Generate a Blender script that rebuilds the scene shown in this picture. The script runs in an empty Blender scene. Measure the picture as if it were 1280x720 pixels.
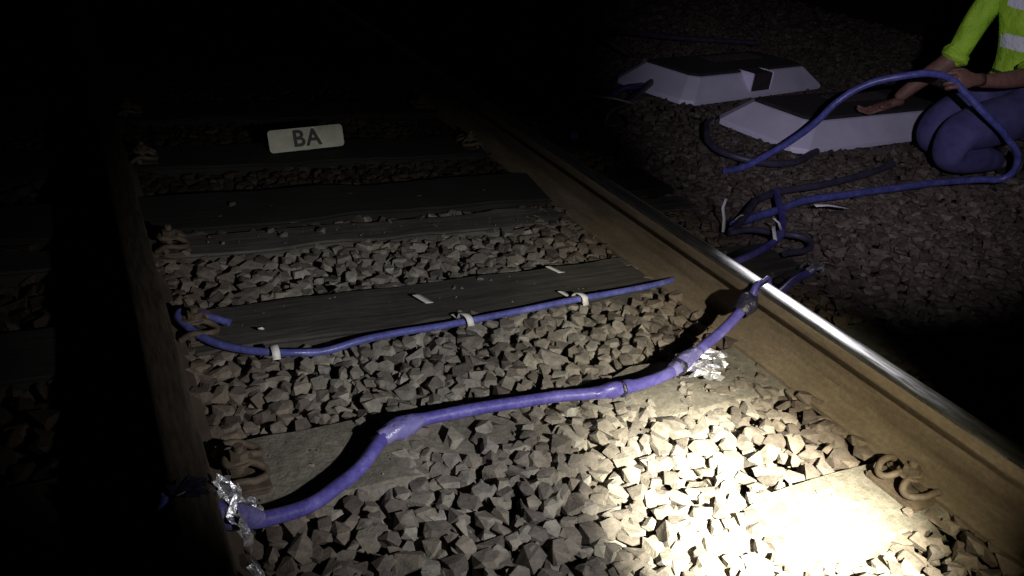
import bpy, bmesh, math, random
import numpy as np
from mathutils import Matrix, Vector, noise
random.seed(7); rng=np.random.default_rng(7)
D=bpy.data; S=bpy.context.scene; C=S.collection
S.view_settings.view_transform='Standard'; S.view_settings.look='None'; S.view_settings.exposure=0

# ------------------------------------------------------------ materials
def newmat(name):
    m=D.materials.new(name); m.use_nodes=True
    nt=m.node_tree; b=nt.nodes['Principled BSDF']
    return m,nt,b
def N(nt,t,**k):
    n=nt.nodes.new(t)
    for a,v in k.items():
        if a in n.inputs: n.inputs[a].default_value=v
        else: setattr(n,a,v)
    return n
def mixc(nt,fac,a,b,blend='MIX'):
    n=nt.nodes.new('ShaderNodeMix'); n.data_type='RGBA'; n.blend_type=blend
    for s,v in ((0,fac),(6,a),(7,b)):
        if isinstance(v,bpy.types.NodeSocket): nt.links.new(v,n.inputs[s])
        else: n.inputs[s].default_value=v if s==0 else (*v,1)
    return n.outputs[2]
def ramp(nt,src,p):
    n=nt.nodes.new('ShaderNodeValToRGB'); e=n.color_ramp.elements
    while len(e)<len(p): e.new(.5)
    for i,(x,c) in enumerate(p):
        e[i].position=x; e[i].color=(*c,1) if len(c)==3 else c
    nt.links.new(src,n.inputs[0]); return n.outputs[0]
def bump(nt,b,src,s,d):
    n=nt.nodes.new('ShaderNodeBump'); n.inputs['Strength'].default_value=s; n.inputs['Distance'].default_value=d
    nt.links.new(src,n.inputs['Height']); nt.links.new(n.outputs[0],b.inputs['Normal'])
def pos(nt): return nt.nodes.new('ShaderNodeNewGeometry').outputs['Position']
def maprange(nt,src,a,b,c=0,d=1):
    z=nt.nodes.new('ShaderNodeMapRange'); nt.links.new(src,z.inputs[0])
    for i,v in enumerate((a,b,c,d)): z.inputs[i+1].default_value=v
    return z.outputs[0]
def noi(nt,scale,detail=4,rough=.6,vec=None,mul=None):
    n=nt.nodes.new('ShaderNodeTexNoise'); n.inputs['Scale'].default_value=scale; n.inputs['Detail'].default_value=detail; n.inputs['Roughness'].default_value=rough
    v=vec or pos(nt)
    if mul:
        m=nt.nodes.new('ShaderNodeVectorMath'); m.operation='MULTIPLY'; nt.links.new(v,m.inputs[0]); m.inputs[1].default_value=mul; v=m.outputs[0]
    nt.links.new(v,n.inputs['Vector']); return n.outputs[0]
def simple(name,c1,c2,rough,scale=20,bs=.2,bd=.002,metal=0,mul=None,bscale=None):
    m,nt,b=newmat(name)
    f=ramp(nt,noi(nt,scale,mul=mul),[(.3,(0,0,0)),(.7,(1,1,1))])
    nt.links.new(mixc(nt,f,c1,c2),b.inputs['Base Color'])
    b.inputs['Roughness'].default_value=rough; b.inputs['Metallic'].default_value=metal
    bump(nt,b,noi(nt,bscale or scale*4,3,mul=mul),bs,bd)
    return m
def stone_mat():
    m,nt,b=newmat('ballast_stone')
    g=nt.nodes.new('ShaderNodeNewGeometry'); r=g.outputs['Random Per Island']
    c=ramp(nt,r,[(0,(.11,.098,.09)),(.25,(.17,.153,.138)),(.5,(.215,.195,.168)),(.7,(.205,.192,.180)),(.9,(.26,.242,.21)),(1,(.34,.328,.31))])
    n1=noi(nt,60,4,.7); c=mixc(nt,.75,c,ramp(nt,n1,[(.25,(.35,.35,.35)),(.75,(1.3,1.25,1.2))]),'MULTIPLY')
    sx=nt.nodes.new('ShaderNodeSeparateXYZ'); nt.links.new(g.outputs['Position'],sx.inputs[0])
    def md(x0):
        a=N(nt,'ShaderNodeMath',operation='SUBTRACT'); nt.links.new(sx.outputs[0],a.inputs[0]); a.inputs[1].default_value=x0
        q=N(nt,'ShaderNodeMath',operation='ABSOLUTE'); nt.links.new(a.outputs[0],q.inputs[0])
        return maprange(nt,q.outputs[0],.08,.38,1,0)
    a=N(nt,'ShaderNodeMath',operation='MAXIMUM'); nt.links.new(md(.097),a.inputs[0]); nt.links.new(md(1.6),a.inputs[1])
    a2=N(nt,'ShaderNodeMath',operation='MAXIMUM'); nt.links.new(a.outputs[0],a2.inputs[0]); nt.links.new(maprange(nt,sx.outputs[0],1.6,1.9),a2.inputs[1])
    f=N(nt,'ShaderNodeMath',operation='MULTIPLY'); nt.links.new(a2.outputs[0],f.inputs[0]); f.inputs[1].default_value=.8
    c=mixc(nt,f.outputs[0],c,mixc(nt,1,c,(.55,.44,.38),'MULTIPLY'))
    # darkness put into the stone colour further along the track and in the left cess
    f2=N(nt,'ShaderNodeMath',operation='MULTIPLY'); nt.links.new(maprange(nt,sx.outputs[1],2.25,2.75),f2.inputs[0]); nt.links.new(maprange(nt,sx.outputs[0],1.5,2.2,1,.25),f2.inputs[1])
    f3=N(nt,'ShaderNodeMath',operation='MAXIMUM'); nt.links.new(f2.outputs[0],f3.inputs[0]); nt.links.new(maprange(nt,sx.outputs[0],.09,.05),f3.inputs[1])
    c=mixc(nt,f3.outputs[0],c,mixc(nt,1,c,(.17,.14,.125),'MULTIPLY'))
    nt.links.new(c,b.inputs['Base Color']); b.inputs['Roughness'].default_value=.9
    b.inputs['Specular IOR Level'].default_value=.25
    bump(nt,b,noi(nt,170,3,.7),.7,.003)
    return m
M_stone=stone_mat()
M_ground=simple('dirt',(.02,.016,.012),(.05,.04,.03),.95,30,.6,.01)
def shade_left(nt,c):  # darkens colour left of the left rail, in place of light falloff
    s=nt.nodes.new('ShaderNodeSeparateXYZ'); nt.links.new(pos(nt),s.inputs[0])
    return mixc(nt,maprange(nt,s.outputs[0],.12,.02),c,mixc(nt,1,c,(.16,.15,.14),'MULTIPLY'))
def wood_mat(name='weathered_sleeper_wood',k=1.0):
    m,nt,b=newmat(name)
    n1=noi(nt,11,7,.7,mul=(.45,5,5)); n2=noi(nt,5,4)
    c=ramp(nt,n1,[(.3,(.045*k,.040*k,.036*k)),(.5,(.078*k,.071*k,.064*k)),(.7,(.125*k,.116*k,.104*k))])
    c=mixc(nt,.75,c,ramp(nt,n2,[(.3,(.35,.34,.33)),(.7,(1.25,1.25,1.25))]),'MULTIPLY')
    nt.links.new(shade_left(nt,c),b.inputs['Base Color']); b.inputs['Roughness'].default_value=.9
    bump(nt,b,n1,.8,.007); return m
M_wood=wood_mat(k=.72); M_woodA=wood_mat('bleached_sleeper_wood',1.2); M_woodd=wood_mat('shaded_sleeper_wood',.14)  # M_woodd: far sleepers' lack of torchlight put into the wood colour
def conc_mat():
    m,nt,b=newmat('sleeper_concrete')
    c=ramp(nt,noi(nt,7,5),[(.3,(.115,.104,.088)),(.55,(.175,.16,.135)),(.75,(.235,.215,.18))])
    c=mixc(nt,.7,c,ramp(nt,noi(nt,45,5,.75),[(.35,(.5,.47,.44)),(.6,(1.15,1.15,1.15))]),'MULTIPLY')
    nt.links.new(shade_left(nt,c),b.inputs['Base Color']); b.inputs['Roughness'].default_value=.92
    bump(nt,b,noi(nt,70,5,.7),.8,.006); return m
M_conc=conc_mat()
def rust_mat():
    m,nt,b=newmat('rusty_rail_steel')
    c=ramp(nt,noi(nt,10,7,.72,mul=(1,.35,2)),[(.25,(.085,.064,.046)),(.5,(.150,.118,.084)),(.75,(.24,.195,.145))])
    c=mixc(nt,.5,c,ramp(nt,noi(nt,90,4,.7),[(.3,(.55,.5,.5)),(.7,(1.2,1.2,1.2))]),'MULTIPLY')
    nt.links.new(c,b.inputs['Base Color']); b.inputs['Roughness'].default_value=.75; b.inputs['Specular IOR Level'].default_value=.3
    bump(nt,b,noi(nt,220,4),.4,.0015); return m
M_rust=rust_mat()
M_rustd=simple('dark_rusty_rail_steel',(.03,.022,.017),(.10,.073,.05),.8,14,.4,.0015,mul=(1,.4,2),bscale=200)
def head_mat():
    m,nt,b=newmat('polished_rail_head')
    st=noi(nt,10,5,.6,mul=(25,.5,1))
    c=ramp(nt,st,[(.3,(.35,.34,.34)),(.7,(.82,.81,.82))])
    nt.links.new(c,b.inputs['Base Color']); b.inputs['Metallic'].default_value=.95
    nt.links.new(ramp(nt,noi(nt,14,5,mul=(12,1,1)),[(.3,(.20,.20,.20)),(.7,(.42,.42,.42))]),b.inputs['Roughness'])
    bump(nt,b,st,.15,.0008); return m
M_head=head_mat()
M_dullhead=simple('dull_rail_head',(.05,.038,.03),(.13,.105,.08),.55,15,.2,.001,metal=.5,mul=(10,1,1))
def cable_mat(name,a,b_,c_):
    m,nt,b=newmat(name)
    c=ramp(nt,noi(nt,22,5,.7),[(.3,a),(.55,b_),(.8,c_)])
    c=mixc(nt,.55,c,ramp(nt,noi(nt,130,3,.7),[(.35,(.6,.6,.6)),(.65,(1.25,1.25,1.2))]),'MULTIPLY')
    nt.links.new(c,b.inputs['Base Color']); b.inputs['Roughness'].default_value=.36
    bump(nt,b,noi(nt,60,4),.35,.003); return m
M_cable=cable_mat('blue_cable_sheath',(.055,.047,.22),(.105,.092,.36),(.22,.20,.48))
M_cable2=cable_mat('light_blue_cable_sheath',(.050,.057,.21),(.10,.108,.36),(.20,.215,.48))
M_dark=simple('dark_cable_rubber',(.03,.028,.045),(.07,.06,.10),.5,20)
M_tape=simple('wrapping_tape',(.08,.075,.26),(.22,.20,.44),.32,25,.8,.006,bscale=60)
M_btape=simple('dark_insulating_tape',(.012,.01,.025),(.035,.032,.06),.4,25,.8,.005)
M_foil=simple('aluminium_foil',(.50,.50,.56),(.8,.8,.86),.38,30,.9,.006,metal=.85,bscale=50)
M_strap=simple('white_strap',(.62,.60,.56),(.76,.75,.72),.6,30)
M_cover=simple('cover_painted_plastic',(.64,.61,.76),(.78,.74,.88),.5,6,.2,.002)
M_covtop=simple('cover_rubber_top',(.024,.020,.020),(.05,.04,.035),.9,30,.6,.004)
M_clip=simple('rusty_clip',(.045,.033,.024),(.12,.088,.06),.75,40,.5,.002)
M_signw=simple('enamel_white',(.46,.47,.37),(.72,.72,.60),.5,18)
M_signb=simple('black_enamel',(.01,.01,.01),(.02,.02,.02),.5)
M_skin=simple('skin',(.16,.08,.06),(.25,.13,.095),.55,40,.15,.001)
M_jeans=simple('work_trousers',(.045,.042,.14),(.10,.093,.24),.85,10,.6,.014,bscale=9)
M_boot=simple('boot_leather',(.02,.017,.015),(.05,.04,.03),.6,30)
M_hair=simple('hair_dark',(.012,.009,.007),(.03,.022,.016),.6,60,.8,.004)
M_eye=simple('eye_white',(.7,.7,.7),(.75,.75,.75),.2)
M_iris=simple('eye_iris',(.03,.02,.01),(.04,.03,.02),.2)
M_lip=simple('lips',(.30,.10,.09),(.36,.13,.11),.5)
def vest_mat(name,bands):
    m,nt,b=newmat(name)
    p=pos(nt); s=nt.nodes.new('ShaderNodeSeparateXYZ'); nt.links.new(p,s.inputs[0])
    c=ramp(nt,noi(nt,9,4),[(.3,(.32,.62,.03)),(.7,(.56,.88,.06))])
    for z,h,cc in bands:
        k=N(nt,'ShaderNodeMath',operation='COMPARE'); nt.links.new(s.outputs[2],k.inputs[0]); k.inputs[1].default_value=z; k.inputs[2].default_value=h
        c=mixc(nt,k.outputs[0],c,cc)
    nt.links.new(c,b.inputs['Base Color'])
    b.inputs['Roughness'].default_value=.7
    bump(nt,b,noi(nt,14,4),.9,.025); return m
M_vest=vest_mat('high_visibility_fabric',[(.625,.033,(.9,.9,.94)),(.80,.028,(.9,.9,.94)),(.475,.008,(.05,.08,.02))])
M_sleeve=vest_mat('high_visibility_sleeve',[])

# ------------------------------------------------------------ helpers
def mesh_obj(name,verts,faces,mats,parent=None,smooth=False,loc=None):
    me=D.meshes.new(name); me.from_pydata([tuple(v) for v in verts],[],faces); me.update()
    for m in (mats if isinstance(mats,list) else [mats]): me.materials.append(m)
    if smooth:
        for p in me.polygons: p.use_smooth=True
    o=D.objects.new(name,me); C.objects.link(o)
    if parent: o.parent=parent
    return o
def empty(name,loc=(0,0,0)):
    e=D.objects.new(name,None); e.location=loc; C.objects.link(e); e.empty_display_size=.1; return e
def box(name,x0,x1,y0,y1,z0,z1,mat,parent=None,bev=.006,wob=0):
    bm=bmesh.new(); bmesh.ops.create_cube(bm,size=1)
    for v in bm.verts:
        v.co=Vector(((x0+x1)/2+v.co.x*(x1-x0),(y0+y1)/2+v.co.y*(y1-y0),(z0+z1)/2+v.co.z*(z1-z0)))
    if bev: bmesh.ops.bevel(bm,geom=bm.edges[:],offset=bev,segments=2,affect='EDGES')
    if wob:
        n=60
        for i in range(1,n):
            xx=x0+(x1-x0)*i/n
            bmesh.ops.bisect_plane(bm,geom=bm.verts[:]+bm.edges[:]+bm.faces[:],plane_co=(xx,0,0),plane_no=(1,0,0))
        for v in bm.verts:
            v.co.y+=wob*noise.noise(v.co*3+Vector((y0*9,0,0)))+wob*.35*noise.noise(v.co*19); v.co.z+=wob*.7*noise.noise(v.co*5)
    me=D.meshes.new(name); bm.to_mesh(me); bm.free(); me.materials.append(mat)
    o=D.objects.new(name,me); C.objects.link(o)
    if parent: o.parent=parent
    return o
def cable(name,pts,r,mat,parent=None,res=10):
    cu=D.curves.new(name,'CURVE'); cu.dimensions='3D'; cu.bevel_depth=r; cu.bevel_resolution=5; cu.resolution_u=res; cu.use_fill_caps=True
    sp=cu.splines.new('BEZIER'); sp.bezier_points.add(len(pts)-1)
    for bp,p in zip(sp.bezier_points,pts):
        bp.co=p[:3]; bp.radius=p[3] if len(p)>3 else 1; bp.handle_left_type=bp.handle_right_type='AUTO'
    cu.materials.append(mat)
    o=D.objects.new(name,cu); C.objects.link(o)
    if parent: o.parent=parent
    return o
def ribbon(name,pts,width,side,mat,parent=None,th=.0015):
    s=Vector(side).normalized()*width/2; V=[];F=[]
    for p in pts: V+= [Vector(p)-s,Vector(p)+s]
    for i in range(len(pts)-1): F.append((2*i,2*i+1,2*i+3,2*i+2))
    o=mesh_obj(name,V,F,mat,parent,True)
    sd=o.modifiers.new('s','SOLIDIFY'); sd.thickness=th; sd.offset=0
    return o
def crumple(name,center,size,mat,parent=None,n=8,seed=0,rough=.35,normal=(0,0,1)):
    q=Vector(normal).normalized().to_track_quat('Z','Y'); R=random.Random(seed); V=[];F=[]
    for j in range(n):
        for i in range(n):
            a=(i/(n-1)-.5)*2;b=(j/(n-1)-.5)*2; k=1+.5*noise.noise(Vector((a*2,b*2,seed)))
            v=Vector((a*size[0]*k,b*size[1]*k,size[2]*(1-a*a*.6-b*b*.6)))+Vector((R.uniform(-1,1)*size[0]*.16,R.uniform(-1,1)*size[1]*.16,R.uniform(-1,1)*size[2]*rough))
            V.append(Vector(center)+q@v)
    for j in range(n-1):
        for i in range(n-1):
            if (i in(0,n-2) or j in(0,n-2)) and R.random()<.4: continue
            a=j*n+i
            F+= [(a,a+1,a+n+1),(a,a+n+1,a+n)] if R.random()<.5 else [(a,a+1,a+n),(a+1,a+n+1,a+n)]
    return mesh_obj(name,V,F,mat,parent)

# ------------------------------------------------------------ ground
mesh_obj('ground',[(-60,-60,-.055),(60,-60,-.055),(60,80,-.055),(-60,80,-.055)],[(0,1,2,3)],M_ground)

# ------------------------------------------------------------ sleepers
LX,RX=.097,1.600
SL=[(.70,.905,'c'),(1.175,1.41,'c'),(1.735,1.955,'w'),(2.27,2.41,'w'),(2.45,2.72,'w'),(2.98,3.22,'w'),(3.55,3.79,'w'),(4.15,4.39,'w'),(4.75,4.99,'w'),(.10,.32,'c')]
for i in range(10): SL.append((5.35+.6*i,5.59+.6*i,'w'))
for y0,y1,k in SL:
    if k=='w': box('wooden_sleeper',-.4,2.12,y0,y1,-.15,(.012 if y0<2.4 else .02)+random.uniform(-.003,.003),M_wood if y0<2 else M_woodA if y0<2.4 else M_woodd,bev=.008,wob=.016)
    else:
        bm=bmesh.new(); xs=[-.42,-.38,.50,.62,1.08,1.18,2.06,2.10]; hs=[-.03,.003,.006,-.022,-.022,.006,.003,-.03]
        rings=[]
        ym=(y0+y1)/2; hw=(y1-y0)/2
        for x,h in zip(xs,hs):
            w=hw*(1 if h>-.01 else .86)
            rings.append([bm.verts.new((x,ym-w*1.12,-.15)),bm.verts.new((x,ym-w,h-.02)),bm.verts.new((x,ym-w*.88,h)),bm.verts.new((x,ym+w*.88,h)),bm.verts.new((x,ym+w,h-.02)),bm.verts.new((x,ym+w*1.12,-.15))])
        for a,b in zip(rings,rings[1:]):
            for j in range(6): bm.faces.new((a[j],b[j],b[(j+1)%6],a[(j+1)%6]))
        bm.faces.new(rings[0]); bm.faces.new(rings[-1][::-1]); bmesh.ops.recalc_face_normals(bm,faces=bm.faces[:])
        bmesh.ops.subdivide_edges(bm,edges=[e for e in bm.edges if abs(e.verts[0].co.x-e.verts[1].co.x)>.3],cuts=24,use_grid_fill=True)
        for v in bm.verts:
            v.co.y+=.006*noise.noise(v.co*14); v.co.z+=.004*noise.noise(v.co*11+Vector((3,0,0)))
        me=D.meshes.new('concrete_sleeper'); bm.to_mesh(me); bm.free(); me.materials.append(M_conc)
        C.objects.link(D.objects.new('concrete_sleeper',me))

# ------------------------------------------------------------ rails
half=[(.075,0),(.075,.011),(.06,.016),(.03,.024),(.014,.036),(.0085,.055),(.0085,.105),(.012,.122),(.022,.130),(.035,.134),(.0365,.140),(.0355,.157),(.0335,.163),(.029,.1675),(.022,.170),(.011,.1715),(0,.172)]
prof=half+[(-x,z) for x,z in half[-2::-1]]
def rail(x,wm,hm):
    ys=[-3+.25*i for i in range(0,180)]; V=[];F=[];n=len(prof)
    for y in ys:
        for px,pz in prof: V.append((x+px,y,pz+.003))
    for k in range(len(ys)-1):
        for j in range(n): F.append((k*n+j,k*n+(j+1)%n,(k+1)*n+(j+1)%n,(k+1)*n+j))
    o=mesh_obj('steel_rail',V,F,[wm,hm],smooth=True)
    for idx,p in enumerate(o.data.polygons):
        j=idx%n; zc=(prof[j][1]+prof[(j+1)%n][1])/2
        if zc>.160: p.material_index=1
    o.data.polygons.foreach_set('use_smooth',[ (prof[i%n][1]>.1 and prof[(i+1)%n][1]>.1) or (0.012<prof[i%n][1]<.06) for i in range(len(o.data.polygons))])
    return o
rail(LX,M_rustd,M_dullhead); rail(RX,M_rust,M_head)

def fastening(x,y,side):
    e=empty('rail_fastening',(x,y,0))
    def tb(n,x0,x1,y0,y1,z0,z1):
        box(n,x0,x1,y0,y1,z0,z1,M_clip,e,bev=.004)
    s=side
    a,b=sorted((s*.082,s*.155)); tb('shoulder_plate',a,b,-.065,.065,.0,.018)
    a,b=sorted((s*.083,s*.100)); tb('guide_rib',a,b,-.06,.06,.018,.03)
    P=[(s*.066,-.05,.022),(s*.09,-.06,.040),(s*.130,-.055,.034),(s*.150,-.03,.030),(s*.125,-.012,.044),(s*.088,-.014,.046),(s*.080,0,.046),(s*.088,.014,.046),(s*.125,.012,.044),(s*.150,.03,.030),(s*.130,.055,.034),(s*.09,.06,.040),(s*.066,.05,.022)]
    cable('sprung_clip',P,.0075,M_clip,e)
    bm=bmesh.new()
    bmesh.ops.create_cone(bm,cap_ends=True,segments=6,radius1=.018,radius2=.018,depth=.018,matrix=Matrix.Translation((s*.105,0,.058)))
    bmesh.ops.create_cone(bm,cap_ends=True,segments=20,radius1=.028,radius2=.026,depth=.005,matrix=Matrix.Translation((s*.105,0,.0475)))
    bmesh.ops.create_cone(bm,cap_ends=True,segments=14,radius1=.010,radius2=.009,depth=.07,matrix=Matrix.Translation((s*.105,0,.045)))
    me=D.meshes.new('bolt'); bm.to_mesh(me); bm.free(); me.materials.append(M_clip); o=D.objects.new('bolt',me); C.objects.link(o); o.parent=e
for i,(y0,y1,k) in enumerate(SL[:8]):
    if i==4: continue
    for x in (LX,RX):
        for s in (-1,1):
            if x==RX and s==-1 and i in(1,2,3): continue
            fastening(x,(y0+y1)/2,s)

# ------------------------------------------------------------ ballast stones
def make_variant(k):
    R=random.Random(100+k); bm=bmesh.new()
    sc=Vector((1,R.uniform(.66,1),R.uniform(.50,.80)))
    for i in range(R.randint(12,17)):
        v=Vector((R.gauss(0,1),R.gauss(0,1),R.gauss(0,1))).normalized()*R.uniform(.92,1.08)
        v=Vector((math.copysign(abs(v.x)**.8,v.x),math.copysign(abs(v.y)**.8,v.y),math.copysign(min(.78,abs(v.z)**.6),v.z)))
        bm.verts.new((v.x*sc.x,v.y*sc.y,v.z*sc.z))
    r=bmesh.ops.convex_hull(bm,input=bm.verts[:])
    bmesh.ops.delete(bm,geom=[g for g in r['geom_interior'] if isinstance(g,bmesh.types.BMVert)],context='VERTS')
    bmesh.ops.dissolve_limit(bm,angle_limit=math.radians(20),verts=bm.verts[:],edges=bm.edges[:])
    bmesh.ops.triangulate(bm,faces=bm.faces[:])
    V=np.array([v.co[:] for v in bm.verts]); F=np.array([[v.index for v in f.verts] for f in bm.faces]); bm.free()
    return V,F
variants=[make_variant(k) for k in range(60)]
def exposed(x,y,r,z):
    for xr in (LX,RX):
        if abs(x-xr)<.030+r*.8: return True
    for i,(y0,y1,k) in enumerate(SL):
        m=r*.3
        if y0-m<y<y1+m and -.42<x<2.12:
            n=noise.noise(Vector((x*11,y*11,3))); n2=noise.noise(Vector((x*26,y*26,8)))
            if k=='c':
                if abs(x-LX)<.10 or abs(x-RX)<.10: return n2<.15
                yy=(y-y0)/(y1-y0)
                if i==1:
                    if x<.50+.12*n: return yy>.05+.3*n2 and yy<1.0+.2*n2
                    if x<.60 or x>.80:
                        if x<1.16+.1*n: return False
                        return yy>.30+.4*n2
                    return .25<yy<.75 and n2>-.1
                if i==0: return x>1.24+.10*n and yy>.18+.3*n2
                return x<.5 or x>1.15
            if i==2:
                if y>y1-.015+.03*n or y<y0+.012+.03*n2: return False
                if x<.27: return n2>.0
                if x>1.42+.1*n: return n2>.1
                return True
            if i==3: return y>y0+.01+.03*n2 and not(x>1.38)
            return n2<.18 and y0+.02*n<y
    return False
pl=[]
def scatter(x0,x1,y0,y1,step,z0,zj,smin,smax,tilt):
    nx=int((x1-x0)/step); ny=int((y1-y0)/step)
    for i in range(nx):
        for j in range(ny):
            px=x0+(i+.5*(j%2)+random.uniform(-.45,.45))*step; py=y0+(j+random.uniform(-.45,.45))*step
            r=random.uniform(smin,smax)
            if random.random()<.12: r*=1.3
            if exposed(px,py,r,z0): continue
            h=.014*noise.noise(Vector((px*2.3,py*2.3,0)))
            d=min(abs(px-LX),abs(px-RX))
            if d<.16: h+=.022*(1-d/.16)
            pl.append((px,py,z0+h+random.uniform(-zj,zj),r,tilt))
scatter(.12,1.60,.35,4.2,.038,-.034,.005,.021,.030,.25)
scatter(.12,1.60,.35,4.2,.0365,-.010,.005,.018,.0295,.18)
scatter(1.60,5.4,.3,6.2,.044,-.020,.010,.022,.031,.35)
scatter(1.60,3.4,.3,3.4,.040,-.004,.006,.018,.026,.22)
scatter(-1.2,.10,.5,5,.046,-.018,.010,.024,.034,.35)
scatter(.12,1.60,4.2,9,.06,-.02,.01,.03,.042,.3)
scatter(1.7,8,6.2,9,.075,-.02,.01,.035,.05,.3)
scatter(5.4,8,1,6.2,.065,-.02,.01,.03,.042,.3)
for (sx0,sx1,sy0,sy1,n,q) in ((.2,1.4,2.28,2.40,10,.010),(.3,1.3,1.75,1.93,5,.010),(.2,.5,1.2,1.38,5,.004),(1.2,1.5,1.22,1.4,14,.004),(1.25,1.5,.74,.9,4,.004),(.3,1.5,2.5,2.7,8,.014)):
    for _ in range(n):
        r=random.uniform(.006,.016); pl.append((random.uniform(sx0,sx1),random.uniform(sy0,sy1),q+r*.4,r,.3))
    for _ in range(n*6):
        r=random.uniform(.0015,.004); pl.append((random.uniform(sx0,sx1),random.uniform(sy0,sy1),q+r*.5,r,.5))
Vs=[];Fs=[];off=0
for (px,py,pz,r,tilt) in pl:
    V,F=variants[random.randrange(60)]
    a,b,c=rng.uniform(0,2*math.pi),rng.normal(0,tilt),rng.normal(0,tilt)
    ca,sa,cb,sb,cc,sc=math.cos(a),math.sin(a),math.cos(b),math.sin(b),math.cos(c),math.sin(c)
    Rz=np.array([[ca,-sa,0],[sa,ca,0],[0,0,1]]);Rx=np.array([[1,0,0],[0,cb,-sb],[0,sb,cb]]);Ry=np.array([[cc,0,sc],[0,1,0],[-sc,0,cc]])
    W=(V*r)@(Rx@Ry@Rz).T
    Vs.append(W+np.array([px,py,pz])); Fs.append(F+off); off+=len(V)
Vs=np.concatenate(Vs).astype(np.float32); Fs=np.concatenate(Fs).astype(np.int32)
me=D.meshes.new('track_ballast'); me.vertices.add(len(Vs)); me.vertices.foreach_set('co',Vs.ravel())
me.loops.add(Fs.size); me.loops.foreach_set('vertex_index',Fs.ravel())
me.polygons.add(len(Fs)); me.polygons.foreach_set('loop_start',np.arange(0,Fs.size,3,dtype=np.int32)); me.polygons.foreach_set('loop_total',np.full(len(Fs),3,dtype=np.int32))
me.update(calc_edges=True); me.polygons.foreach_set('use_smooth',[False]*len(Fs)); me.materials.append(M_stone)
C.objects.link(D.objects.new('track_ballast',me))
print('stones',len(pl),'tris',len(Fs))

# ------------------------------------------------------------ cables in the track
e=empty('bonding_cable')
c1=[(.115,1.065,.150,1),(.14,1.075,.125,1.2),(.18,1.095,.075,1.1),(.24,1.11,.055),(.30,1.13,.045),(.35,1.16,.042),(.41,1.20,.042),(.46,1.25,.045),(.49,1.275,.052,1.1),(.515,1.288,.056,1.15),(.545,1.293,.054,1.15),(.58,1.297,.050,1),(.64,1.30,.048),(.72,1.302,.045),(.79,1.30,.043),(.86,1.296,.042),(.91,1.292,.042),(.98,1.28,.042,1.0),(1.03,1.272,.045,1.1),(1.07,1.270,.046,1.1),(1.12,1.27,.048,1.05),(1.19,1.278,.052),(1.235,1.29,.056,1.1),(1.29,1.31,.064,1.1),(1.35,1.335,.072),(1.42,1.36,.085),(1.48,1.382,.105),(1.52,1.395,.130),(1.548,1.405,.150)]
cable('sheath',c1,.0138,M_cable,e,8)
def wrap(name,p0,p1,r,mat,par,turns=5):
    p0=Vector(p0);p1=Vector(p1);d=(p1-p0); q=d.to_track_quat('Z','Y'); V=[];F=[];n=18;m=20
    for j in range(m+1):
        t=j/m; rr=r*(.66+.36*math.sin(math.pi*t))*(1+.04*math.sin(t*turns*6.28))
        for i in range(n):
            a=2*math.pi*i/n; k=rr*(1+.25*noise.noise(Vector((math.cos(a)*1.5,math.sin(a)*1.5,t*4+p0.x*7))))
            V.append(p0+d*t+q@Vector((math.cos(a)*k,math.sin(a)*k,0)))
    for j in range(m):
        for i in range(n): F.append((j*n+i,j*n+(i+1)%n,(j+1)*n+(i+1)%n,(j+1)*n+i))
    return mesh_obj(name,V,F,mat,par,True)
wrap('tape_wrap_a',(.470,1.264,.049),(.575,1.297,.052),.0215,M_tape,e,3)
wrap('tape_wrap_b',(.99,1.276,.043),(1.11,1.27,.047),.0185,M_cable,e,3)
wrap('tape_wrap_b2',(1.055,1.270,.045),(1.075,1.27,.046),.0195,M_btape,e,1)
wrap('tape_wrap_c',(1.215,1.282,.055),(1.325,1.325,.069),.0210,M_tape,e,3)
wrap('tape_wrap_d',(1.235,1.289,.056),(1.262,1.299,.060),.0230,M_btape,e,1)
wrap('rail_clamp',(1.505,1.388,.118),(1.562,1.415,.150),.028,M_btape,e,2)
wrap('rail_clamp_left',(.112,1.062,.145),(.20,1.10,.066),.022,M_tape,e,4)
cable('tail_over_rail',[(1.55,1.405,.152),(1.566,1.415,.180,.6),(1.60,1.43,.181,.4),(1.635,1.445,.179,.45),(1.66,1.46,.15,.8),(1.72,1.50,.06),(1.85,1.57,.045),(1.95,1.62,.045),(2.06,1.655,.045)],.013,M_cable,e)
crumple('foil_joint',(1.315,1.280,.044),(.052,.026,.016),M_foil,e,seed=2,normal=(-.2,-.5,.8))
crumple('foil_joint_b',(1.370,1.312,.052),(.030,.022,.014),M_foil,e,n=6,seed=5,normal=(-.3,-.5,.8))
crumple('foil_left',(.145,1.085,.148),(.024,.034,.016),M_foil,e,n=7,seed=3,normal=(.7,-.5,.6))
crumple('foil_left_b',(.162,1.05,.10),(.016,.038,.012),M_foil,e,n=6,seed=9,normal=(.8,-.4,.3))
crumple('foil_left_c',(.175,.985,.06),(.010,.026,.008),M_foil,e,n=5,seed=19,normal=(.6,-.5,.5))
crumple('foil_left_d',(.19,1.11,.085),(.018,.016,.010),M_foil,e,n=6,seed=23,normal=(.3,-.6,.7))
crumple('foil_tail',(2.07,1.655,.055),(.040,.024,.020),M_foil,e,n=6,seed=4)
crumple('tape_on_rail',(.092,1.085,.177),(.026,.024,.002),M_btape,e,n=8,seed=8,rough=.8)
crumple('tape_on_rail_outer',(.054,1.10,.13),(.022,.03,.008),M_foil,e,seed=12,normal=(-1,0,.3),n=6)
cable('outer_tail',[(.06,1.09,.17),(.045,1.085,.13),(.03,1.06,.06),(.02,1.0,.03),(.01,.85,.03)],.008,M_cable2,e)

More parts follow.
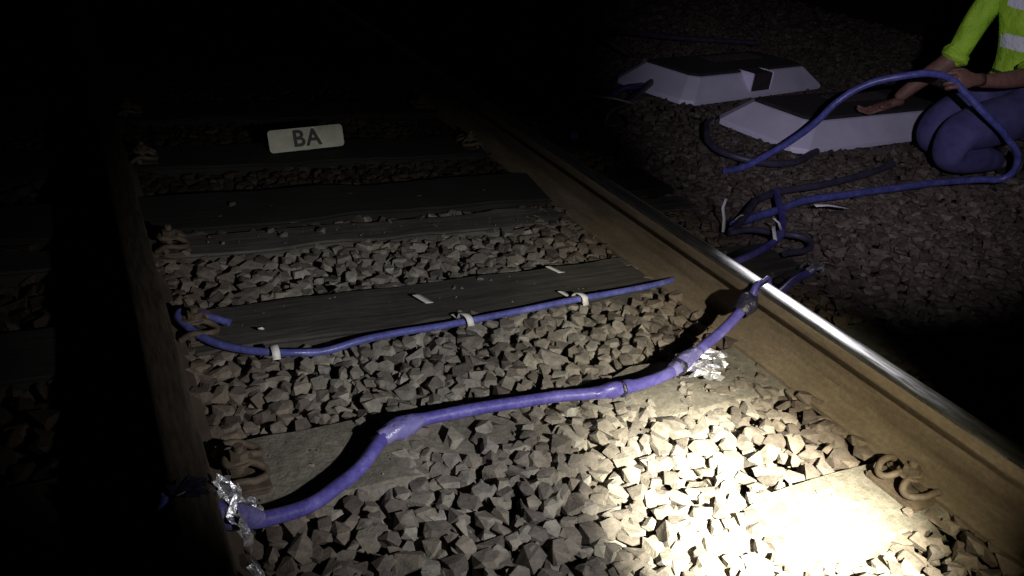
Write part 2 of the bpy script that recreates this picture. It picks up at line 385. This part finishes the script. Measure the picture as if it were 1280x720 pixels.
e2=empty('signal_cable')
c2=[(1.60,1.76,.03),(1.53,1.74,.032),(1.40,1.728,.036),(1.20,1.712,.038),(1.05,1.705,.036),(.90,1.70,.034),(.78,1.69,.032),(.66,1.68,.034),(.56,1.665,.036),(.46,1.652,.036),(.40,1.652,.036),(.35,1.668,.036),(.27,1.715,.034),(.215,1.77,.036),(.18,1.83,.045),(.172,1.885,.05),(.20,1.895,.045),(.235,1.865,.042),(.28,1.83,.036)]
c2=[(x,y,z-.004-(.009*math.sin(x*23)**2 if .4<x<1.5 else 0)) for x,y,z in c2]
cable('sheath',c2,.0093,M_cable2,e2,8)
cable('second_sheath',[(.19,1.86,.03),(.21,1.80,.03),(.25,1.745,.028),(.30,1.70,.028),(.37,1.665,.028)],.008,M_dark,e2)
def clip(x,y0,y1,z0,zc,yc,tilt=.0,w=.018):
    pts=[]
    for i in range(15):
        t=i/14; y=y0+(y1-y0)*t; z=z0+.008
        d=(y-yc)/.020
        if abs(d)<1: z=max(z,zc+math.sqrt(1-d*d)*.012)
        pts.append((x+tilt*t,y,z))
    return ribbon('white_cable_strap',pts,w,(1,tilt,0),M_strap)
clip(1.225,1.69,1.79,.012,.034,1.713,-.03,.018)
clip(.86,1.672,1.745,.012,.030,1.697,-.02,.018)
clip(.352,1.642,1.69,.02,.034,1.668,.0,.018)
clip(.80,1.815,1.870,.014,-.1,1.6,-.02,.022)
clip(1.26,1.890,1.940,.014,-.1,1.6,-.02,.022)
ribbon('white_cable_strap',[(.345,1.79,.03),(.35,1.80,.018),(.355,1.815,.016)],.012,(1,0,0),M_strap)

# ------------------------------------------------------------ right-hand cables
cable('blue_cable',[(2.50,2.60,.02),(2.63,2.62,.03),(2.74,2.615,.08),(2.85,2.60,.15),(2.97,2.60,.23),(3.05,2.59,.32),(3.12,2.53,.41),(3.22,2.43,.478),(3.33,2.36,.505),(3.41,2.315,.485),(3.455,2.27,.44),(3.53,2.20,.37),(3.66,2.15,.28),(3.78,2.13,.17),(3.80,2.16,.08),(3.70,2.22,.05),(3.51,2.25,.04),(3.2,2.235,.04),(2.8,2.21,.04),(2.55,2.19,.04),(2.36,2.13,.04),(2.2,2.09,.04),(2.05,2.03,.05)],.0155,M_cable2)
cable('blue_cable',[(2.0,1.98,.05),(2.12,2.06,.06),(2.25,2.16,.05),(2.36,2.24,.04),(2.55,2.30,.04),(2.8,2.33,.04),(3.2,2.42,.04),(3.45,2.5,.04)],.015,M_dark)
cable('blue_cable',[(2.50,2.29,.05),(2.42,2.20,.055),(2.33,2.08,.05),(2.24,1.98,.05),(2.15,1.90,.05),(2.03,1.84,.05),(1.90,1.79,.05),(1.80,1.76,.05),(1.66,1.72,.05)],.013,M_cable)
cable('dark_cable',[(1.98,1.97,.05),(2.06,1.96,.06),(2.16,1.93,.05),(2.24,1.87,.05),(2.2,1.8,.05),(2.06,1.78,.05)],.011,M_dark)
cable('dark_cable',[(2.45,4.75,.03),(2.3,4.3,.05),(2.22,3.9,.06),(2.2,3.6,.05),(2.10,3.3,.04),(2.02,3.1,.04)],.02,M_cable)
cable('dark_cable',[(3.1,4.0,.05),(2.87,3.78,.06),(2.6,3.55,.05),(2.35,3.35,.06),(2.18,3.1,.05),(2.12,2.85,.04)],.02,M_dark)
cable('blue_cable',[(2.95,3.9,.05),(2.7,3.75,.07),(2.45,3.55,.05),(2.25,3.4,.05),(2.1,3.25,.04)],.018,M_cable)
cable('dark_cable',[(3.2,4.9,.04),(2.9,4.9,.08),(2.6,4.75,.09),(2.45,4.5,.05)],.02,M_cable)
cable('dark_cable',[(2.9,3.2,.06),(2.70,3.0,.08),(2.62,2.85,.05),(2.66,2.7,.04),(2.85,2.62,.03),(3.2,2.75,.03)],.016,M_dark)
cable('dark_cable',[(3.4,4.7,.05),(3.3,4.9,.12),(3.6,5.2,.1),(4.2,5.3,.05),(5,5.2,.04)],.02,M_dark)
ribbon('white_cable_tie',[(2.28,3.58,.07),(2.38,3.56,.095),(2.5,3.52,.09),(2.6,3.5,.07)],.035,(0,1,.2),M_strap)
ribbon('white_cable_tie',[(2.12,3.15,.05),(2.2,3.18,.06),(2.3,3.19,.05)],.022,(0,1,.2),M_strap)
ribbon('white_cable_tie',[(2.52,2.10,.06),(2.58,2.09,.062),(2.66,2.06,.055)],.018,(.1,1,.2),M_strap)
ribbon('white_cable_tie',[(2.00,2.02,.03),(2.01,2.04,.07),(2.0,2.05,.11),(2.015,2.06,.14)],.011,(1,-.3,0),M_strap)
ribbon('white_cable_tie',[(2.15,1.95,.06),(2.13,1.92,.085),(2.11,1.90,.085),(2.09,1.86,.06)],.013,(1,-.5,0),M_strap)
ribbon('white_cable_tie',[(2.19,1.93,.05),(2.15,1.92,.095),(2.13,1.93,.11)],.010,(1,-.5,0),M_strap)
ribbon('white_cable_tie',[(2.05,2.03,.06),(2.10,2.05,.075),(2.15,2.09,.06)],.012,(-.5,1,0),M_strap)

# ------------------------------------------------------------ station sign (propped on a sleeper)
e=empty('letter_sign',(.80,3.10,.022)); e.rotation_euler=(math.radians(-20),math.radians(-3),math.radians(3))
def rrect(w,h,r,y,z):
    P=[]
    for cx,cz,a0 in ((w-r,h-r,0),(-w+r,h-r,90),(-w+r,-h+r,180),(w-r,-h+r,270)):
        for i in range(6):
            a=math.radians(a0+i*18); P.append((cx+r*math.cos(a),y,z+cz+r*math.sin(a)))
    return P
A=rrect(.148,.043,.014,-.004,.045); Bq=rrect(.148,.043,.014,.004,.045); n=len(A)
mesh_obj('plate',A+Bq,[tuple(range(n))[::-1],tuple(range(n,2*n))]+[(i,(i+1)%n,n+(i+1)%n,n+i) for i in range(n)],M_signw,e)
cu=D.curves.new('letters','FONT'); cu.body='BA'; cu.size=.088; cu.extrude=.0008; cu.align_x='CENTER'; cu.align_y='CENTER'; cu.space_character=1.1; cu.materials.append(M_signb); cu.offset=.0022
t=D.objects.new('letters',cu); C.objects.link(t); t.parent=e; t.location=(0,-.0055,.045); t.rotation_euler=(math.radians(90),0,0)
box('back_prop',-.012,.012,.006,.03,-.005,.07,M_signb,e,bev=.002)

# ------------------------------------------------------------ covers
def cover(loc,ang,L,W,H,notch):
    e=empty('equipment_cover',(*loc,0)); e.rotation_euler=(0,0,ang)
    def ring(l,w,cut,z): return [(-l+cut,-w,z),(l-cut,-w,z),(l,-w+cut,z),(l,w-cut,z),(l-cut,w,z),(-l+cut,w,z),(-l,w-cut,z),(-l,-w+cut,z)]
    l,w=L/2,W/2
    r0=ring(l,w,.06,0.0); r1=ring(l,w,.06,.025); r2=ring(l-.14,w-.085,.05,H); r3=ring(l-.150,w-.095,.045,H+.005)
    V=r0+r1+r2+r3; F=[]
    for k in range(3):
        for j in range(8): F.append((k*8+j,k*8+(j+1)%8,(k+1)*8+(j+1)%8,(k+1)*8+j))
    s=mesh_obj('skirt',V,F,M_cover,e)
    bv=s.modifiers.new('b','BEVEL'); bv.width=.006; bv.segments=2
    top=[(x,y,z+.001) for x,y,z in r3]+[(x*.97,y*.93,z+.012) for x,y,z in r3]
    F=[(j,(j+1)%8,8+(j+1)%8,8+j) for j in range(8)]+[tuple(range(8,16))]
    mesh_obj('top_pad',top,F,M_covtop,e)
    for i in range(12):
        x=-.12+i*.045
        box('rib',x,x+.02,w-.30,(w-.17),H+.017,H+.026,M_covtop,e,bev=.002)
    x=notch
    box('handle_recess',x-.10,x+.10,-w+.010,-w+.13,.018,H+.014,M_covtop,e,bev=.006)
    box('handle_bar',x-.118,x-.100,-w+.008,-w+.13,.01,H+.018,M_cover,e,bev=.005)
    box('handle_bar_b',x+.100,x+.118,-w+.008,-w+.13,.01,H+.018,M_cover,e,bev=.005)
    return e
cover((3.74,4.10),math.radians(14),1.50,.60,.13,-.02)
cover((3.86,3.17),math.radians(7),1.56,.60,.13,.64)

# ------------------------------------------------------------ person
person=empty('kneeling_worker')
def skin_mesh(name,joints,bones,mats,classify,sub=3,root=0,parent=person):
    me=D.meshes.new(name); me.from_pydata([j[:3] for j in joints],bones,[]); me.update()
    o=D.objects.new(name,me); C.objects.link(o)
    sk=o.modifiers.new('skin','SKIN'); sk.use_smooth_shade=True
    lay=me.skin_vertices[0].data
    for i,j in enumerate(joints):
        r=j[3]; lay[i].radius=r if isinstance(r,tuple) else (r,r); lay[i].use_root=(i==root)
    sb=o.modifiers.new('sub','SUBSURF'); sb.levels=sub; sb.render_levels=sub
    dg=bpy.context.evaluated_depsgraph_get(); dg.update()
    nm=D.meshes.new_from_object(o.evaluated_get(dg)); nm.name=name
    o.modifiers.clear(); o.data=nm
    nm.materials.clear()
    for m in mats: nm.materials.append(m)
    for p in nm.polygons:
        p.use_smooth=True; p.material_index=classify(p.center) if classify else 0
    o.parent=parent; return o
J=[(4.14,2.46,.36,.150),(4.13,2.46,.50,.150),(4.10,2.46,.68,.165),(4.06,2.46,.86,.150),(4.02,2.46,.97,.060),(3.99,2.46,1.05,.055),
 (4.05,2.29,.90,.078),(3.96,2.235,.70,.062),(3.83,2.25,.52,.048),(3.68,2.27,.50,.040),(3.545,2.30,.487,.028),
 (4.02,2.64,.89,.078),(3.96,2.68,.70,.066),(3.895,2.685,.50,.056),(3.83,2.77,.38,.043),(3.765,2.84,.25,.029),
 (4.10,2.36,.31,.130),(3.88,2.36,.28,.122),(3.64,2.37,.22,.105),(3.62,2.37,.105,.080),(3.82,2.37,.10,.085),(4.06,2.37,.07,.048),
 (4.14,2.57,.31,.120),(3.99,2.62,.27,.105),(3.84,2.64,.20,.085),(3.83,2.64,.085,.068),(3.95,2.63,.085,.070),(4.12,2.60,.07,.048)]
B=[(0,1),(1,2),(2,3),(3,4),(4,5),(3,6),(6,7),(7,8),(8,9),(9,10),(3,11),(11,12),(12,13),(13,14),(14,15),(0,16),(16,17),(17,18),(18,19),(19,20),(20,21),(0,22),(22,23),(23,24),(24,25),(25,26),(26,27)]
lab={}
for b in B:
    m=1
    if b in ((1,2),(2,3),(3,6),(3,11)): m=0
    if b in((3,4),(4,5),(8,9),(9,10),(13,14),(14,15)): m=2
    if b in((6,7),(7,8),(11,12),(12,13)): m=3
    lab[b]=m
def cls(c):
    best=9;r=0
    for b in B:
        a=Vector(J[b[0]][:3]);d=Vector(J[b[1]][:3])-a; t=max(0,min(1,(c-a).dot(d)/d.length_squared)); ds=(a+d*t-c).length
        if ds<best: best=ds; r=lab[b]; bb=b
    if bb==(3,4): r=0 if c.z<.965 else 2
    if bb==(0,1): r=0 if c.z>.455 else 1
    return r
skin_mesh('body',J,B,[M_vest,M_jeans,M_skin,M_sleeve],cls)
wrap('sleeve_cuff',(3.875,2.245,.565),(3.80,2.252,.512),.066,M_sleeve,person,2); wrap('sleeve_cuff',(3.915,2.683,.55),(3.885,2.70,.478),.070,M_sleeve,person,2)
for s,(x,y) in enumerate(((4.10,2.35),(4.12,2.60))):
    skin_mesh('boot',[(x-.01,y,.07,.05),(x+.05,y,.06,.05),(x+.09,y,.03,.045),(x+.0,y+.0,.02,.035),],[(0,1),(1,2),(0,3)],[M_boot],None,2)
    skin_mesh('boot_toe',[(x+.06,y,.10,.045),(x+.08,y,.05,.045),(x+.04,y,-.0,.04),(x-.02,y,-.01,.03)],[(0,1),(1,2),(2,3)],[M_boot],None,2)
def head(c,yaw,pitch):
    hd=empty('head'); hd.parent=person; hd.location=c; hd.rotation_euler=(0,pitch,yaw)
    bm=bmesh.new(); bmesh.ops.create_uvsphere(bm,u_segments=48,v_segments=36,radius=1)
    for v in bm.verts:
        x,y,z=v.co
        k=1-.22*max(0,-z)**1.5
        X=x*.098; Y=y*.078*k; Z=z*.118
        if z<-.1: X*=1-.12*abs(z)
        if x>0:
            X*=.93
            X+=.024*math.exp(-((y/.14)**2))*math.exp(-(((z+.12)/.20)**2))
            X+=.006*math.exp(-(((z-.22)/.10)**2))*math.exp(-((y/.6)**2))
            for s in(-1,1): X-=.010*math.exp(-(((y-s*.38)/.17)**2+((z-.05)/.12)**2))
            X+=.010*math.exp(-((y/.3)**2+((z+.85)/.2)**2))
            X+=.006*math.exp(-((y/.28)**2+((z+.48)/.08)**2))
        v.co=(X,Y,Z)
    me=D.meshes.new('face'); bm.to_mesh(me); bm.free(); me.materials.append(M_skin); me.materials.append(M_hair); me.materials.append(M_lip)
    for p in me.polygons:
        p.use_smooth=True; q=p.center
        if q.x>.075 and abs(q.y)<.024 and -.064<q.z<-.050: p.material_index=2
    o=D.objects.new('face',me); C.objects.link(o); o.parent=hd
    bm=bmesh.new(); bmesh.ops.create_uvsphere(bm,u_segments=40,v_segments=30,radius=1)
    for v in bm.verts:
        x,y,z=v.co; n=1+.04*noise.noise(Vector((x,y,z))*7); v.co=(x*.104*n-.004,y*.084*n,z*.124*n+.004)
    bmesh.ops.delete(bm,geom=[v for v in bm.verts if v.co.z<.045+(.0 if v.co.x>.0 else (v.co.x)*1.1)],context='VERTS')
    me=D.meshes.new('hair'); bm.to_mesh(me); bm.free(); me.materials.append(M_hair)
    for p in me.polygons: p.use_smooth=True
    o=D.objects.new('hair',me); C.objects.link(o); o.parent=hd
    for s in(-1,1):
        for nm,r,m,dx in(('eye',.0125,M_eye,.073),('iris',.006,M_iris,.0815)):
            bm=bmesh.new(); bmesh.ops.create_uvsphere(bm,u_segments=16,v_segments=12,radius=r); me=D.meshes.new(nm); bm.to_mesh(me); bm.free(); me.materials.append(m)
            o=D.objects.new(nm,me); C.objects.link(o); o.parent=hd; o.location=(dx,s*.030,.006)
        bm=bmesh.new(); bmesh.ops.create_uvsphere(bm,u_segments=16,v_segments=12,radius=1)
        for v in bm.verts: v.co=(v.co.x*.018+(.006 if v.co.z>0 else 0)*-1,v.co.y*.007,v.co.z*.031)
        me=D.meshes.new('ear'); bm.to_mesh(me); bm.free(); me.materials.append(M_skin)
        for p in me.polygons: p.use_smooth=True
        o=D.objects.new('ear',me); C.objects.link(o); o.parent=hd; o.location=(-.008,s*.079,-.005); o.rotation_euler=(0,0,s*.3)
head((3.95,2.46,1.15),math.radians(183),math.radians(25))
def hand(mat,fingers,thumb):
    def T(p): return tuple(mat@Vector(p[:3]))+(p[3],)
    V=[];F=[];n=20
    secs=[(-.05,.029,.024),(-.01,.027,.021),(.015,.033,.020),(.045,.041,.019),(.075,.043,.017),(.090,.040,.013),(.098,.030,.006)]
    for x,a,b in secs:
        for i in range(n):
            t=2*math.pi*i/n; V.append(mat@Vector((x,a*math.copysign(abs(math.cos(t))**.8,math.cos(t)),b*math.sin(t))))
    for k in range(len(secs)-1):
        for i in range(n): F.append((k*n+i,k*n+(i+1)%n,(k+1)*n+(i+1)%n,(k+1)*n+i))
    F.append(tuple(range((len(secs)-1)*n,len(secs)*n))); F.append(tuple(range(n))[::-1])
    mesh_obj('palm',V,F,M_skin,person,True)
    for i,f in enumerate(fingers):
        jj=[T(p) for p in f]; skin_mesh('finger_%d'%(i+1),jj,[(k,k+1) for k in range(len(jj)-1)],[M_skin],None,2)
    jj=[T(p) for p in thumb]; skin_mesh('thumb',jj,[(k,k+1) for k in range(len(jj)-1)],[M_skin],None,2)
def frame(o,x,y):
    x=Vector(x).normalized(); y=Vector(y); y=(y-x*y.dot(x)).normalized(); z=x.cross(y)
    return Matrix(((x.x,y.x,z.x,o[0]),(x.y,y.y,z.y,o[1]),(x.z,y.z,z.z,o[2]),(0,0,0,1)))
fist=[]
for y,l in((-.030,.95),(-.010,1.05),(.011,1.0),(.031,.82)):
    fist.append([(.07,y,0,.0105),(.096,y,.002,.0105),(.128*l if l>1 else .126,y,-.012,.0095),(.128,y,-.038*l,.009),(.106,y,-.052*l,.0082),(.092,y,-.044*l,.0075)])
th=[(.02,-.028,-.004,.014),(.050,-.047,-.018,.0125),(.078,-.046,-.042,.011),(.102,-.028,-.062,.009)]
hand(frame((3.515,2.30,.495),(-.97,.12,-.02),(.35,-.45,-.75)),fist,th)
flat=[]
for y,l,s in((-.031,.92,-.14),(-.010,1.02,-.03),(.011,.96,.05),(.031,.78,.16)):
    flat.append([(.07,y,0,.0105),(.094,y,.001,.0105),(.094+.040*l,y+s*.03,.002,.0095),(.094+.066*l,y+s*.055,-.012,.0088),(.094+.084*l,y+s*.07,-.028,.0075)])
th2=[(.02,-.028,-.004,.014),(.045,-.055,-.012,.0125),(.070,-.070,-.022,.011),(.094,-.076,-.034,.009)]
hand(frame((3.755,2.845,.232),(-.85,.35,-.40),(.35,.9,0)),flat,th2)

# ------------------------------------------------------------ world & lights
w=D.worlds.new('World'); S.world=w; w.use_nodes=True; nt=w.node_tree
sky=nt.nodes.new('ShaderNodeTexSky'); sky.sky_type='NISHITA'; sky.sun_disc=False; sky.sun_elevation=math.radians(1); sky.sun_rotation=math.radians(200)
bg=nt.nodes['Background']; nt.links.new(sky.outputs[0],bg.inputs[0]); bg.inputs[1].default_value=.0006
def spot(name,loc,target,power,col,ang,blend,size,sx=1):
    l=D.lights.new(name,'SPOT'); l.energy=power; l.color=col; l.spot_size=math.radians(ang); l.spot_blend=blend; l.shadow_soft_size=size
    o=D.objects.new(name,l); C.objects.link(o); o.location=loc
    o.rotation_euler=(Vector(target)-Vector(loc)).to_track_quat('-Z','Y').to_euler(); o.scale=(sx,1,1); return o
TL=(.85,-.10,.92)
spot('torch_beam',TL,(1.12,.79,0),1250,(1,.95,.74),28,1.0,.015,1.15)
spot('torch_halo',TL,(1.25,.98,0),150,(1,.90,.58),42,1.0,.015)
spot('torch_spill',(TL[0]+.01,TL[1],TL[2]+.01),(.84,1.50,0),108,(.97,.96,.94),40,.95,.015,1.7)
spot('head_torch',(.45,.0,1.25),(3.75,3.05,.2),185,(.84,.80,1),36,.95,.02)
spot('far_torch',(4.4,3.57,1.83),(1.6,1.22,.17),150,(.98,.97,1),10.5,.9,.04)

cam=D.cameras.new('Camera'); co=D.objects.new('Camera',cam); C.objects.link(co)
R=Matrix(((0.8871,0.1159,-0.4466),(-0.4475,0.4520,-0.7717),(0.1124,0.8844,0.4529)))
co.matrix_world=Matrix.Translation((0,0,1.1))@R.to_4x4(); cam.sensor_width=36; cam.lens=36*1033/1280; cam.clip_end=500; cam.clip_start=.02
S.camera=co
